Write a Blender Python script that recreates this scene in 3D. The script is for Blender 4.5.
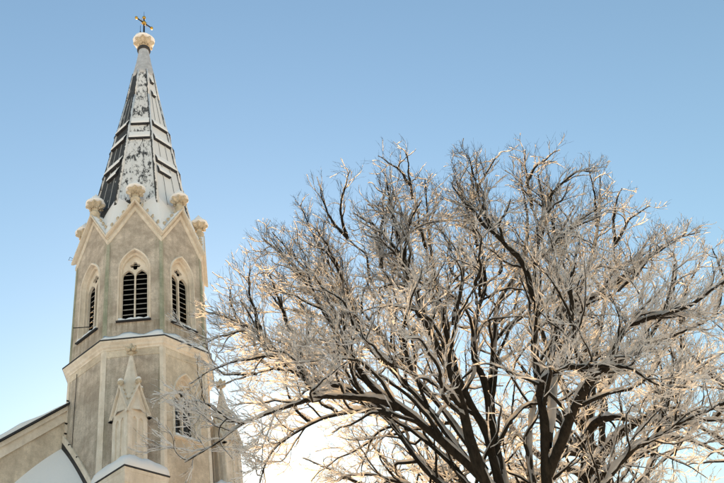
import bpy, bmesh, math, random
import numpy as np
from mathutils import Vector, Matrix
from mathutils.geometry import tessellate_polygon

for o in list(bpy.data.objects): bpy.data.objects.remove(o)
R = math.radians
scene = bpy.context.scene
COL = scene.collection

# ------------------------------------------------------------------ camera
F_PX, PITCH, ROLL, CAM_Z = 774.44, .6902, -.2297, 1.6
fwd = Vector((0, math.cos(PITCH), math.sin(PITCH))); rgt = Vector((1, 0, 0)); upv = rgt.cross(fwd)
cr = rgt*math.cos(ROLL) + upv*math.sin(ROLL); cu = upv*math.cos(ROLL) - rgt*math.sin(ROLL)
cam_d = bpy.data.cameras.new('camera'); cam = bpy.data.objects.new('camera', cam_d); COL.objects.link(cam)
cam_d.sensor_width = 36; cam_d.lens = F_PX/724*36; cam_d.clip_end = 6000; cam_d.clip_start = .05
m = Matrix((cr, cu, -fwd)).transposed().to_4x4(); m.translation = (0, 0, CAM_Z); cam.matrix_world = m
scene.camera = cam
scene.render.resolution_x, scene.render.resolution_y = 1024, 683
scene.cycles.diffuse_bounces = 8; scene.cycles.transmission_bounces = 12; scene.cycles.max_bounces = 16

# ------------------------------------------------------------------ sky, sun, exposure
SUN_AZ, SUN_EL = -14.0, 17.0            # degrees: azimuth from +Y towards +X, low winter sun behind the church
world = bpy.data.worlds.new('World'); scene.world = world; world.use_nodes = True
wn, wl = world.node_tree.nodes, world.node_tree.links
sky = wn.new('ShaderNodeTexSky'); sky.sky_type = 'NISHITA'; sky.sun_disc = False
sky.sun_elevation = R(SUN_EL); sky.sun_rotation = R(SUN_AZ)
sky.air_density = 2.0; sky.dust_density = .50; sky.ozone_density = 3.8; sky.altitude = 0
wn['Background'].inputs['Strength'].default_value = 0.065
wl.new(sky.outputs[0], wn['Background'].inputs['Color'])
sd = bpy.data.lights.new('sun', 'SUN'); so = bpy.data.objects.new('sun', sd); COL.objects.link(so)
sd.energy = 5.0; sd.angle = R(.5); sd.color = (1.0, .64, .31)
sv = Vector((math.sin(R(SUN_AZ))*math.cos(R(SUN_EL)), math.cos(R(SUN_AZ))*math.cos(R(SUN_EL)), math.sin(R(SUN_EL))))
so.rotation_euler = sv.to_track_quat('Z', 'Y').to_euler()
scene.view_settings.view_transform = 'Standard'; scene.view_settings.look = 'None'
scene.view_settings.exposure = 1.76; scene.view_settings.gamma = 1.0
scene.view_settings.use_curve_mapping = False

# ------------------------------------------------------------------ materials
class NT:
    def __init__(s, name):
        s.m = bpy.data.materials.new(name); s.m.use_nodes = True
        s.n, s.l = s.m.node_tree.nodes, s.m.node_tree.links
        s.b = s.n['Principled BSDF']; s.out = s.n['Material Output']
    def node(s, t, **kw):
        n = s.n.new(t)
        for k, v in kw.items(): setattr(n, k, v)
        return n
    def link(s, a, b): s.l.new(a, b)
    def coord(s, kind='Object', scale=(1, 1, 1)):
        tc = s.node('ShaderNodeTexCoord'); mp = s.node('ShaderNodeMapping'); mp.inputs['Scale'].default_value = scale
        s.link(tc.outputs[kind], mp.inputs[0]); return mp.outputs[0]
    def noise(s, vec, scale, detail=4, rough=.55):
        n = s.node('ShaderNodeTexNoise'); n.inputs['Scale'].default_value = scale
        n.inputs['Detail'].default_value = detail; n.inputs['Roughness'].default_value = rough
        s.link(vec, n.inputs['Vector']); return n.outputs['Fac']
    def ramp(s, fac, stops):
        r = s.node('ShaderNodeValToRGB'); e = r.color_ramp.elements
        while len(e) < len(stops): e.new(.5)
        for el, (p, c) in zip(e, stops):
            el.position = p; el.color = (*c, 1) if len(c) == 3 else c
        s.link(fac, r.inputs[0]); return r.outputs[0]
    def mix(s, fac, a, b, blend='MIX'):
        n = s.node('ShaderNodeMix', data_type='RGBA', blend_type=blend)
        for sock, v in ((n.inputs[0], fac), (n.inputs[6], a), (n.inputs[7], b)):
            if isinstance(v, (int, float)): sock.default_value = v
            elif isinstance(v, tuple): sock.default_value = (*v, 1)
            else: s.link(v, sock)
        return n.outputs[2]
    def bump(s, h, strength, dist):
        n = s.node('ShaderNodeBump'); n.inputs['Strength'].default_value = strength; n.inputs['Distance'].default_value = dist
        s.link(h, n.inputs['Height']); s.link(n.outputs[0], s.b.inputs['Normal']); return n
    def fin(s, col, rough=.9, spec=.2):
        if isinstance(col, tuple): s.b.inputs['Base Color'].default_value = (*col, 1)
        else: s.link(col, s.b.inputs['Base Color'])
        s.b.inputs['Roughness'].default_value = rough; s.b.inputs['Specular IOR Level'].default_value = spec
        return s.m

def mat_stone(name, dark, light, speck, bump_s, scale=1.0, streak=.5, stains=False):
    t = NT(name); v = t.coord('Object'); vs = t.coord('Object', (1, 1, .18))
    big = t.noise(v, 1.1*scale, 5, .65); strk = t.noise(vs, 4.5*scale, 4, .6); fine = t.noise(v, 38*scale, 3, .7)
    mid = t.noise(v, 7*scale, 6, .75)
    c = t.mix(t.ramp(big, [(.40, (0, 0, 0)), (.62, (1, 1, 1))]), dark, light)
    c = t.mix(t.ramp(mid, [(.38, (.55*speck+.1,)*3), (.60, (0, 0, 0))]), c, tuple(x*.72 for x in dark))
    c = t.mix(t.ramp(strk, [(.45, (0, 0, 0)), (.8, (streak,)*3)]), c, tuple(x*.62 for x in dark))
    c = t.mix(t.ramp(fine, [(.46, (0, 0, 0)), (.72, (speck,)*3)]), c, tuple(x*.5 for x in dark))
    if stains:
        # algae along the wet corners and dark runs below the sills (object x runs along the wall, z up)
        sx = t.node('ShaderNodeSeparateXYZ'); t.link(v, sx.inputs[0]); ab = t.node('ShaderNodeMath', operation='ABSOLUTE'); t.link(sx.outputs['X'], ab.inputs[0])
        run = t.noise(t.coord('Object', (1, 1, .07)), 9, 4, .6)
        m1 = t.mix(1.0, t.ramp(ab.outputs[0], [(.62, (0, 0, 0)), (.90, (1, 1, 1))]), t.ramp(run, [(.38, (0, 0, 0)), (.62, (.75,)*3)]), 'MULTIPLY')
        c = t.mix(m1, c, (.235, .235, .165))
        below = t.node('ShaderNodeMapRange'); t.link(sx.outputs['Z'], below.inputs['Value'])
        for k, q in (('From Min', 16.55), ('From Max', 17.25), ('To Min', .25), ('To Max', 1.0)): below.inputs[k].default_value = q
        top = t.node('ShaderNodeMath', operation='LESS_THAN'); t.link(sx.outputs['Z'], top.inputs[0]); top.inputs[1].default_value = 17.24
        mu = t.node('ShaderNodeMath', operation='MULTIPLY'); t.link(below.outputs[0], mu.inputs[0]); t.link(top.outputs[0], mu.inputs[1])
        m2 = t.mix(1.0, mu.outputs[0], t.ramp(run, [(.42, (0, 0, 0)), (.58, (.7,)*3)]), 'MULTIPLY')
        c = t.mix(m2, c, (.22, .185, .135))
    t.bump(t.noise(v, 22*scale, 5, .7), bump_s, .02)
    return t.fin(c, .95, .1)

def mat_snow(name, col=(.86, .87, .88), trans=.35, flecks=0.0):
    t = NT(name); v = t.coord('Object')
    t.bump(t.noise(v, 14, 8, .72), .55, .04)
    t.fin(col, .85, .15)
    if trans:
        tr = t.node('ShaderNodeBsdfTranslucent'); tr.inputs[0].default_value = (.97, .95, .92, 1)
        mx = t.node('ShaderNodeMixShader'); mx.inputs[0].default_value = trans
        t.link(t.b.outputs[0], mx.inputs[1]); t.link(tr.outputs[0], mx.inputs[2]); t.link(mx.outputs[0], t.out.inputs['Surface'])
    return t.m

def mat_plain(name, col, rough=.6, metal=0, spec=.4, var=.3, scale=8):
    t = NT(name); v = t.coord('Object'); n = t.noise(v, scale, 5, .65)
    c = t.mix(t.ramp(n, [(.3, (0, 0, 0)), (.7, (1, 1, 1))]), tuple(x*(1-var) for x in col), tuple(min(1, x*(1+var)) for x in col))
    t.b.inputs['Metallic'].default_value = metal; t.bump(n, .15, .01)
    return t.fin(c, rough, spec)

M = {}
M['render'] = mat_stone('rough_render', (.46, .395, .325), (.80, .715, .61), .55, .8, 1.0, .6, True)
M['render_band_lit'] = mat_stone('band_and_lit_side_render', (.55, .465, .36), (.82, .72, .58), .45, .6, 1.0, .45)  # pale band colour, also paints warm light onto right-facing walls
M['trim'] = mat_stone('stone_trim', (.69, .61, .50), (.87, .795, .69), .22, .22, 1.3, .35)
M['carve'] = mat_stone('carved_stone', (.52, .44, .32), (.80, .71, .56), .5, .4, 3.0, .45)
M['verdigris'] = mat_stone('green_stained_strip', (.30, .325, .24), (.50, .48, .38), .3, .3, 1.6, .7)
M['flashing'] = mat_plain('dark_flashing', (.035, .035, .038), .5, .2)
M['iron'] = mat_plain('black_iron', (.02, .02, .02), .5, .6)
M['gold'] = mat_plain('gilded_metal', (.50, .32, .07), .4, .9, .5, .15)
M['slat'] = mat_plain('weathered_louvre_board', (.06, .057, .052), .8)
M['slat_lip'] = mat_plain('pale_louvre_lip', (.42, .40, .37), .8)
M['void'] = mat_plain('dark_interior', (.012, .011, .010), .9, 0, .1)  # near-black colour stands in for the unlit tower interior
M['glass'] = mat_plain('dark_leaded_glass', (.015, .014, .013), .25, 0, .5)
M['snow'] = mat_snow('snow_on_building', (.88, .88, .88), .0)
M['snow_tree'] = mat_snow('snow_on_branches', (.93, .92, .91), .80)
M['ground'] = mat_snow('ground_snow', (.90, .90, .90), 0)

def mat_spire():
    # slate and sheet metal with wind-packed snow: thick where the wind from the right drove it, in flecks elsewhere
    t = NT('snow_flecked_spire_plates'); v = t.coord('Object'); vs = t.coord('Object', (1, 1, .35))
    geo = t.node('ShaderNodeTexCoord'); dot = t.node('ShaderNodeVectorMath', operation='DOT_PRODUCT')
    t.link(geo.outputs['Normal'], dot.inputs[0]); dot.inputs[1].default_value = (.95, -.12, .25)
    fl = t.noise(vs, 7.0, 6, .75); big = t.noise(v, 1.3, 3, .5)
    a = t.node('ShaderNodeMath', operation='MULTIPLY_ADD'); t.link(dot.outputs['Value'], a.inputs[0]); a.inputs[1].default_value = .30
    t.link(fl, a.inputs[2])
    b = t.node('ShaderNodeMath', operation='MULTIPLY_ADD'); t.link(big, b.inputs[0]); b.inputs[1].default_value = .35; t.link(a.outputs[0], b.inputs[2])
    mask = t.ramp(b.outputs[0], [(.645, (0, 0, 0)), (.715, (1, 1, 1))])
    base = t.mix(t.noise(v, 15, 4, .6), (.022, .025, .028), (.075, .08, .085))
    c = t.mix(mask, base, (.72, .73, .74))
    t.bump(fl, .35, .02)
    return t.fin(c, .75, .25)
M['spire'] = mat_spire()
M['lead'] = mat_plain('frosted_lead', (.44, .46, .49), .6, 0, .3, .25, 4)

def mat_bark(name, frost):
    t = NT(name); v = t.coord('Object', (1, 1, .28)); v2 = t.coord('Object')
    n = t.noise(v, 14, 6, .7); f = t.noise(v2, 6, 6, .75)
    c = t.mix(t.ramp(n, [(.3, (0, 0, 0)), (.75, (1, 1, 1))]), (.010, .008, .006), (.042, .034, .025))
    c = t.mix(t.ramp(f, [(.66, (0, 0, 0)), (.73, (frost,)*3)]), c, (.7, .69, .67))
    t.bump(n, .8, .04)
    return t.fin(c, .95, .1)
M['bark'] = mat_bark('dark_furrowed_bark', .8)
def mat_twig():
    # rime sits thickest low in the sheltered crown and is blown off the exposed top
    t = NT('rimed_twig_bark'); v2 = t.coord('Object'); sep = t.node('ShaderNodeSeparateXYZ'); t.link(v2, sep.inputs[0])
    mr = t.node('ShaderNodeMapRange'); t.link(sep.outputs['Z'], mr.inputs['Value'])
    for k, v in (('From Min', 11.0), ('From Max', 15.8), ('To Min', .115), ('To Max', -.12)): mr.inputs[k].default_value = v
    ad = t.node('ShaderNodeMath', operation='ADD'); t.link(t.noise(v2, 5, 5, .7), ad.inputs[0]); t.link(mr.outputs[0], ad.inputs[1])
    c = t.mix(t.noise(v2, 14, 3, .6), (.016, .013, .010), (.055, .045, .034))
    c = t.mix(t.ramp(ad.outputs[0], [(.54, (0, 0, 0)), (.66, (1, 1, 1))]), c, (.80, .79, .78))
    return t.fin(c, .95, .1)
M['twig'] = mat_twig()

# ------------------------------------------------------------------ object helpers
def link(name, data, parent=None, mat=None):
    o = bpy.data.objects.new(name, data); COL.objects.link(o)
    if parent is not None: o.parent = parent
    if mat is not None and data is not None and not data.materials: data.materials.append(M[mat])
    return o
def empty(name, loc=(0, 0, 0), rz=0, parent=None):
    o = link(name, None, parent); o.location = loc; o.rotation_euler = (0, 0, rz); o.empty_display_size = .3; return o
def tag(o, label=None, cat=None, group=None, kind=None):
    for k, v in (('label', label), ('category', cat), ('group', group), ('kind', kind)):
        if v: o[k] = v
    return o
def mesh(name, V, Fc, smooth=False):
    me = bpy.data.meshes.new(name); me.from_pydata([tuple(v) for v in V], [], Fc); me.update()
    bm = bmesh.new(); bm.from_mesh(me); bmesh.ops.recalc_face_normals(bm, faces=bm.faces); bm.to_mesh(me); bm.free()
    if smooth: me.polygons.foreach_set('use_smooth', [True]*len(me.polygons))
    return me
class MB:
    def __init__(s): s.v = []; s.f = []
    def add(s, V, Fc):
        k = len(s.v); s.v += [tuple(p) for p in V]; s.f += [tuple(i+k for i in q) for q in Fc]; return s
    def box(s, x0, x1, y0, y1, z0, z1):
        return s.add([(x0,y0,z0),(x1,y0,z0),(x1,y1,z0),(x0,y1,z0),(x0,y0,z1),(x1,y0,z1),(x1,y1,z1),(x0,y1,z1)],
                     [(0,3,2,1),(4,5,6,7),(0,1,5,4),(1,2,6,5),(2,3,7,6),(3,0,4,7)])
    def prism(s, ring0, ring1, cap=True):
        n = len(ring0); F = [(i, (i+1) % n, n+(i+1) % n, n+i) for i in range(n)]
        if cap: F += [tuple(range(n))[::-1], tuple(range(n, 2*n))]
        return s.add(list(ring0)+list(ring1), F)
    def lathe(s, prof, n=16, lob=None, c=(0, 0, 0)):
        V = []; F = []
        for i, (r, z) in enumerate(prof):
            for k in range(n):
                a = 2*math.pi*k/n; rr = r*(1+(lob[i][1]*math.cos(lob[i][0]*a+lob[i][2]) if lob and lob[i] else 0))
                V.append((c[0]+rr*math.cos(a), c[1]+rr*math.sin(a), c[2]+z))
        for i in range(len(prof)-1):
            for k in range(n): F.append((i*n+k, i*n+(k+1) % n, (i+1)*n+(k+1) % n, (i+1)*n+k))
        F += [tuple(range(n))[::-1], tuple(range((len(prof)-1)*n, len(prof)*n))]
        return s.add(V, F)
    def tube(s, p, q, r0, r1, n=8):
        p, q = Vector(p), Vector(q); d = (q-p).normalized(); a = d.orthogonal().normalized(); b = d.cross(a)
        ring = lambda c, r: [c+a*r*math.cos(2*math.pi*k/n)+b*r*math.sin(2*math.pi*k/n) for k in range(n)]
        return s.prism(ring(p, r0), ring(q, r1))
    def blob(s, c, rad, n=8, rings=5, seed=0, amp=.12):
        rg = random.Random(seed); prof = []
        V = []; F = []
        V.append((c[0], c[1], c[2]-rad[2]))
        for i in range(1, rings):
            th = math.pi*i/rings
            for k in range(n):
                a = 2*math.pi*k/n; j = 1+rg.uniform(-amp, amp)
                V.append((c[0]+rad[0]*math.sin(th)*math.cos(a)*j, c[1]+rad[1]*math.sin(th)*math.sin(a)*j, c[2]-rad[2]*math.cos(th)*j))
        V.append((c[0], c[1], c[2]+rad[2])); e = len(V)-1
        for k in range(n):
            F.append((0, 1+(k+1) % n, 1+k)); F.append((e, 1+(rings-2)*n+k, 1+(rings-2)*n+(k+1) % n))
        for i in range(rings-2):
            for k in range(n): F.append((1+i*n+k, 1+i*n+(k+1) % n, 1+(i+1)*n+(k+1) % n, 1+(i+1)*n+k))
        return s.add(V, F)
    def mesh(s, name, smooth=False): return mesh(name, s.v, s.f, smooth)
    def obj(s, name, mat, parent=None, smooth=False): return link(name, s.mesh(name, smooth), parent, mat)
def rot_copy(o, parent, deg):
    c = o.copy(); COL.objects.link(c); c.parent = parent; c.rotation_euler = (0, 0, R(deg)); return c
def copy_tree(o, parent=None):
    c = o.copy(); COL.objects.link(c); c.parent = parent
    for ch in list(o.children): copy_tree(ch, c)
    return c

def arch(hw, z0, zs, n=7, k=1.0, cx=0.0):
    """pointed arch outline (s,z): jambs from z0 to spring zs, two arcs of radius 2*hw*k"""
    rad = 2*hw*k; pts = [(cx-hw, z0), (cx+hw, z0)]
    c = hw-rad; amax = math.acos((rad-hw)/rad)
    for i in range(n+1):
        a = amax*i/n; pts.append((cx+c+rad*math.cos(a), zs+rad*math.sin(a)))
    for i in range(n-1, -1, -1):
        a = amax*i/n; pts.append((cx-c-rad*math.cos(a), zs+rad*math.sin(a)))
    return pts
def quatrefoil(cz, r, off, n=6, cx=0):
    pts = []
    for q in range(4):
        a0 = q*math.pi/2
        for i in range(n+1):
            a = a0-math.pi*.62+math.pi*1.24*i/n
            pts.append((cx+off*math.cos(a0)+r*math.cos(a), cz+off*math.sin(a0)+r*math.sin(a)))
    return pts
def plate(mb, outer, holes, yf, yb):
    """flat plate in the x-z plane with holes, front at y=yf, back at y=yb"""
    loops = [outer]+holes
    tri = tessellate_polygon([[Vector((x, z, 0)) for x, z in lp] for lp in loops])
    flat = [p for lp in loops for p in lp]; n = len(flat)
    V = [(x, yf, z) for x, z in flat]+[(x, yb, z) for x, z in flat]
    Fc = [tuple(t) for t in tri]+[tuple(i+n for i in t[::-1]) for t in tri]; k = 0
    for lp in loops:
        L = len(lp)
        for i in range(L): Fc.append((k+i, k+(i+1) % L, n+k+(i+1) % L, n+k+i))
        k += L
    return mb.add(V, Fc)

# ================================================================== setting
gm = MB(); n = 40
for i in range(n+1):
    for j in range(n+1):
        x = (i-n/2)/n*2; y = (j-n/2)/n*2; sx = math.copysign(abs(x)**3, x)*3000; sy = math.copysign(abs(y)**3, y)*3000
        gm.v.append((sx, sy, .12*math.sin(sx*.13+1)*math.cos(sy*.11) if abs(sx)+abs(sy) < 500 else 0))
gm.f = [(i*(n+1)+j, (i+1)*(n+1)+j, (i+1)*(n+1)+j+1, i*(n+1)+j+1) for i in range(n) for j in range(n)]
tag(gm.obj('ground', 'ground', None, True), kind='structure')

# ================================================================== church
T22 = math.tan(math.pi/8); RO = 2.4; AP = RO*math.cos(math.pi/8)
ZB, ZE, ZG = 16.47, 21.06, 22.74
church = empty('church', (-8.471, 22.4235, 0), math.asin(.23683))
tag(church, 'snow-covered beige church with octagonal belfry and tall snow-flecked pointed spire topped by a cross', 'church')
def octa(r, z, a0=22.5): return [(r*math.sin(R(a0+45*k)), -r*math.cos(R(a0+45*k)), z) for k in range(8)]
def apo(a, z): return octa(a/math.cos(math.pi/8), z)

# ---- windows -------------------------------------------------------
def window_parts(kind, zb, zs, hw=.50, hi=.43, depth=.28):
    """meshes shared by the windows of one storey; front face coordinates (x = along face, -y = outward)"""
    P = {}
    # splayed reveal
    o1 = arch(hw, zb, zs); o2 = arch(hi, zb+.16, zs)
    mb = MB(); L = len(o1)
    V = [(x, -AP, z) for x, z in o1]+[(x*.94, -AP+depth*.42, z) for x, z in o1]+[(x, -AP+depth*.42, z) for x, z in o2]+[(x, -AP+depth+.02, z) for x, z in o2]
    Fc = []
    for ring in range(3):
        for i in range(L): Fc.append((ring*L+i, ring*L+(i+1) % L, (ring+1)*L+(i+1) % L, (ring+1)*L+i))
    mb.add(V, Fc); P['reveal'] = (mb.mesh('reveal'), 'trim')
    # hood moulding: ring standing proud of the wall
    oo = arch(hw+.052, zb+.02, zs); oi = arch(hw-.002, zb+.02, zs); mb = MB()
    oo, oi = oo[1:]+oo[:1], oi[1:]+oi[:1]        # start at right jamb foot, walk over the arch to the left foot
    V = [(x, -AP-.012, z) for x, z in oo]+[(x*.99, -AP-.05, z) for x, z in [((a[0]+b[0])/2, (a[1]+b[1])/2) for a, b in zip(oo, oi)]]+[(x, -AP-.035, z) for x, z in oi]+[(x, -AP+.06, z) for x, z in oi]+[(x, -AP+.05, z) for x, z in oo]
    Fc = []
    for ring in range(5):
        r2 = (ring+1) % 5
        for i in range(L-1): Fc.append((ring*L+i, ring*L+i+1, r2*L+i+1, r2*L+i))
    mb.add(V, Fc); P['hood_moulding'] = (mb.mesh('hood_moulding'), 'trim')
    # tracery with two lights and a quatrefoil
    g = .026; lw = (hi-.022-g)/2; cxl = g+lw
    zl = zs-.17
    mb = MB(); plate(mb, arch(hi+.02, zb+.1, zs), [arch(lw, zb+.18, zl, 5, .82, -cxl), arch(lw, zb+.18, zl, 5, .82, cxl), quatrefoil(zl+lw*1.30+.225, .074, .102)], -AP+depth-.07, -AP+depth+.03)
    P['tracery'] = (mb.mesh('tracery'), 'trim')
    # sill and its snow
    mb = MB(); mb.prism([(-hw-.06, -AP-.10, zb-.05), (hw+.06, -AP-.10, zb-.05), (hw+.06, -AP+.05, zb-.05), (-hw-.06, -AP+.05, zb-.05)],
                        [(-hw-.06, -AP-.10, zb-.015), (hw+.06, -AP-.10, zb-.015), (hw+.06, -AP+.05, zb+.04), (-hw-.06, -AP+.05, zb+.04)])
    P['sill'] = (mb.mesh('sill'), 'flashing' if kind == 'belfry' else 'trim')
    mb = MB(); N = 12; V = []
    for i in range(N+1):
        x = -hw+.01+(2*hw-.02)*i/N; t = .085+.025*math.sin(i*1.7)+.02*math.sin(i*.9+2)
        V += [(x, -AP-.085, zb+.0), (x, -AP-.07, zb+t*.8), (x, -AP+.05, zb+.05+t), (x, -AP+depth*.8, zb+.17+t*.4), (x, -AP+depth*.8, zb+.10)]
    Fc = [(i*5+k, i*5+k+1, (i+1)*5+k+1, (i+1)*5+k) for i in range(N) for k in range(4)]+[(0, 1, 2, 3, 4), tuple(N*5+k for k in (4, 3, 2, 1, 0))]
    mb.add(V, Fc); P['sill_snow'] = (mb.mesh('sill_snow', True), 'snow')
    mb = MB(); plate(mb, arch(hi+.05, zb+.05, zs), [], -AP+depth+(.34 if kind == 'belfry' else .05), -AP+depth+(.36 if kind == 'belfry' else .07))
    P['backing' if kind == 'belfry' else 'glass'] = (mb.mesh('backing'), 'void' if kind == 'belfry' else 'glass')
    return P
def place_window(P, deg, slats, name, label):
    w = empty(name, (0, 0, 0), R(deg), church); tag(w, label)
    for k, (me, mt) in P.items(): link(k, me, w, mt)
    for z in slats:
        s = link('slat', SLAT, w, 'slat'); s.location = (0, 0, z)
mb = MB(); mb.prism([(-.42, -AP+.335, -.02), (.42, -AP+.335, -.02), (.42, -AP+.335, .006), (-.42, -AP+.335, .006)],
                    [(-.40, -AP+.56, .16), (.40, -AP+.56, .16), (.40, -AP+.56, .185), (-.40, -AP+.56, .185)])
SLAT = mb.mesh('slat'); SLAT.materials.append(M['slat']); SLAT.materials.append(M['slat_lip'])
for p in SLAT.polygons:
    if p.normal.y < -.5: p.material_index = 1
PB = window_parts('belfry', 17.27, 19.48)
PL = window_parts('lower', 13.07, 14.50)
names = {0: 'tall louvred belfry window facing the camera', -45: 'louvred belfry window on the left, seen at an angle', 45: 'louvred belfry window on the right, seen at an angle'}
for deg in range(-135, 181, 45):
    place_window(PB, deg, [17.55+.215*k for k in range(12)] if abs(deg) <= 90 else [], 'belfry_window', names.get(deg))
for deg in (-135, -45, 45, 135):
    if deg == -45 or deg == -135: continue
    place_window(PL, deg, [], 'lancet_window', 'dark traceried lancet window below the belt course' if deg == 45 else None)

# ---- belfry walls with gables, each face a panel with a real opening ----
HW = AP*T22
mb = MB(); out = [(-HW, ZB+.03), (HW, ZB+.03), (HW, ZE+.02), (0, ZG-.10), (-HW, ZE+.02)]
hole = arch(.50, 17.27, 19.48)
loops = [out, hole]; tri = tessellate_polygon([[Vector((x, z, 0)) for x, z in lp] for lp in loops])
flat = [p for lp in loops for p in lp]
mb.add([(x, -AP, z) for x, z in flat], [tuple(t) for t in tri])
FACE_ME = mb.mesh('wall_panel')
def fix_out(me):
    for p in me.polygons:
        if p.normal.y > 0: p.flip()
fix_out(FACE_ME)
bw = empty('belfry_wall', parent=church)
mb = MB(); mb.prism(apo(AP-.66, 16.0), apo(AP-.66, 21.6)); mb.obj('belfry_light_block', 'void', church)  # unseen black core, added to stop sun leaking through the louvres
mb = MB(); mb.prism(apo(AP-.36, 10.9), apo(AP-.36, 16.1)); mb.obj('lower_dark_core', 'void', church)  # matching unseen black core inside the lower storey
for k in range(8):
    o = link('wall_panel', FACE_ME, bw, 'render'); o.rotation_euler = (0, 0, R(45*k))
# lower storey faces
def lower_face(hole):
    mb = MB(); loops = [[(-HW, 10.9), (HW, 10.9), (HW, 16.2), (-HW, 16.2)]]+([hole] if hole else [])
    tri = tessellate_polygon([[Vector((x, z, 0)) for x, z in lp] for lp in loops]); flat = [p for lp in loops for p in lp]
    mb.add([(x, -AP, z) for x, z in flat], [tuple(t) for t in tri]); me = mb.mesh('wall_panel'); fix_out(me); return me
LF0, LF1 = lower_face(None), lower_face(arch(.50, 13.07, 14.50))
lw = empty('lower_tower_wall', parent=church)
for k in range(8):
    o = link('wall_panel', (LF1 if k in (1, 3) else LF0), lw, 'render_band_lit' if k in (1, 2, 3) else 'render'); o.rotation_euler = (0, 0, R(45*k))  # right-hand faces get a paler, warmer copy: side light put into the colour
# corner strips (belfry: green stained; lower: pale lesenes) bent round the corner
def corner_strip(z0, z1, w, proud, wt=None):
    mb = MB(); wt = wt or w
    def ring(z, w):
        c = Vector((HW, -AP)); e1 = Vector((-1, 0)); e2 = Vector((math.cos(R(45)), math.sin(R(45))))
        n1 = Vector((0, -1)); n2 = Vector((math.sin(R(45)), -math.cos(R(45)))); nn = (n1+n2).normalized()/math.cos(R(22.5))
        pts = [c+e1*w, c+e1*w+n1*proud, c+nn*proud, c+e2*w+n2*proud, c+e2*w, c-nn*.02]
        return [(p.x, p.y, z) for p in pts]
    mb.prism(ring(z0, w), ring(z1, wt)); return mb.mesh('corner_strip')
cs1, cs2 = corner_strip(16.62, 20.98, .08, .022, .06), corner_strip(10.9, 16.16, .10, .02)
for k in range(8):
    o = link('corner_strip', cs1, church, 'verdigris'); o.rotation_euler = (0, 0, R(45*k))
    o = link('corner_lesene', cs2, church, 'trim'); o.rotation_euler = (0, 0, R(45*k))
    mb = MB(); mb.box(-HW+.02, HW-.02, -AP-.014, -AP+.02, 15.88, 16.16) if k == 0 else None
    if k == 0: TB = mb.mesh('top_band')
    o = link('top_band', TB, church, 'render_band_lit'); o.rotation_euler = (0, 0, R(45*k))

# ---- belt course -----------------------------------------------------
def sweep8(prof):
    mb = MB(); rings = [apo(a, z) for a, z in prof]; V = [p for r in rings for p in r]; n = len(prof)
    mb.add(V, [(i*8+k, i*8+(k+1) % 8, ((i+1) % n)*8+(k+1) % 8, ((i+1) % n)*8+k) for i in range(n) for k in range(8)]); return mb
belt = sweep8([(AP-.05, 16.14), (AP+.03, 16.14), (AP+.04, 16.20), (AP+.09, 16.235), (AP+.11, 16.30), (AP+.18, 16.375), (AP+.19, 16.425), (AP-.05, 16.425)]).obj('belt_course', 'trim', church)
sweep8([(AP-.04, 16.428), (AP+.205, 16.428), (AP+.21, 16.47), (AP-.04, 16.60)]).obj('flashing', 'flashing', belt)
def ledge_snow(th, seed, s0=-1, s1=1, lip=.19):
    rg = random.Random(seed); mb = MB(); N = 22; V = []
    for i in range(N+1):
        u = s0+(s1-s0)*i/N; t = th*(.75+.35*math.sin(i*.55+seed)+.12*rg.random()); edge = min(1, (1-abs(u))*9+.35)
        for d, z in ((AP+lip, 16.48), (AP+lip*.97, 16.48+t*.55*edge), (AP+lip*.55, 16.53+t*.95*edge), (AP+.02, 16.60+t*1.25), (AP-.03, 16.60)):
            V.append((u*d*T22, -d, z))
    mb.add(V, [(i*5+k, i*5+k+1, (i+1)*5+k+1, (i+1)*5+k) for i in range(N) for k in range(4)]+[(0, 1, 2, 3, 4), tuple(N*5+k for k in (4, 3, 2, 1, 0))])
    return mb.mesh('ledge_snow', True)
for deg, th, s0, s1 in ((0, .15, -1, 1), (45, .16, -1, 1), (90, .15, -1, 1), (135, .1, -1, 1), (-45, .035, -1, 1)):
    o = link('snow', ledge_snow(th, deg+3, s0, s1), belt, 'snow'); o.rotation_euler = (0, 0, R(deg))

# ---- gables -----------------------------------------------------------
SL = 1.75
def rake(prof, zA):
    """closed profile of (height offset, distance) swept along both rakes of a gable, mitred at apex and valleys"""
    mb = MB(); n = len(prof); V = []
    for sg in (-1, 0, 1):
        for h, d in prof:
            s = sg*d*T22; V.append((s, -d, zA+h-SL*abs(s)))
    return mb.add(V, [(r*n+i, r*n+(i+1) % n, (r+1)*n+(i+1) % n, (r+1)*n+i) for r in (0, 1) for i in range(n)]+[tuple(range(n)), tuple(range(2*n, 3*n))[::-1]])
cop = rake([(-.02, AP-.14), (-.02, AP+.115), (.02, AP+.19), (.12, AP+.20), (.15, AP+.17), (.15, AP-.14)], ZG-.13).mesh('coping')
ban = rake([(-.36, AP-.02), (-.36, AP+.02), (-.30, AP+.05), (-.16, AP+.055), (-.12, AP+.02), (-.02, AP+.03), (-.02, AP-.02)], ZG-.131).mesh('rake_moulding')
def rsp(z): return .25+(35.3-z)*.1255 if z > 31 else .79+(31-z)*.152
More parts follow.
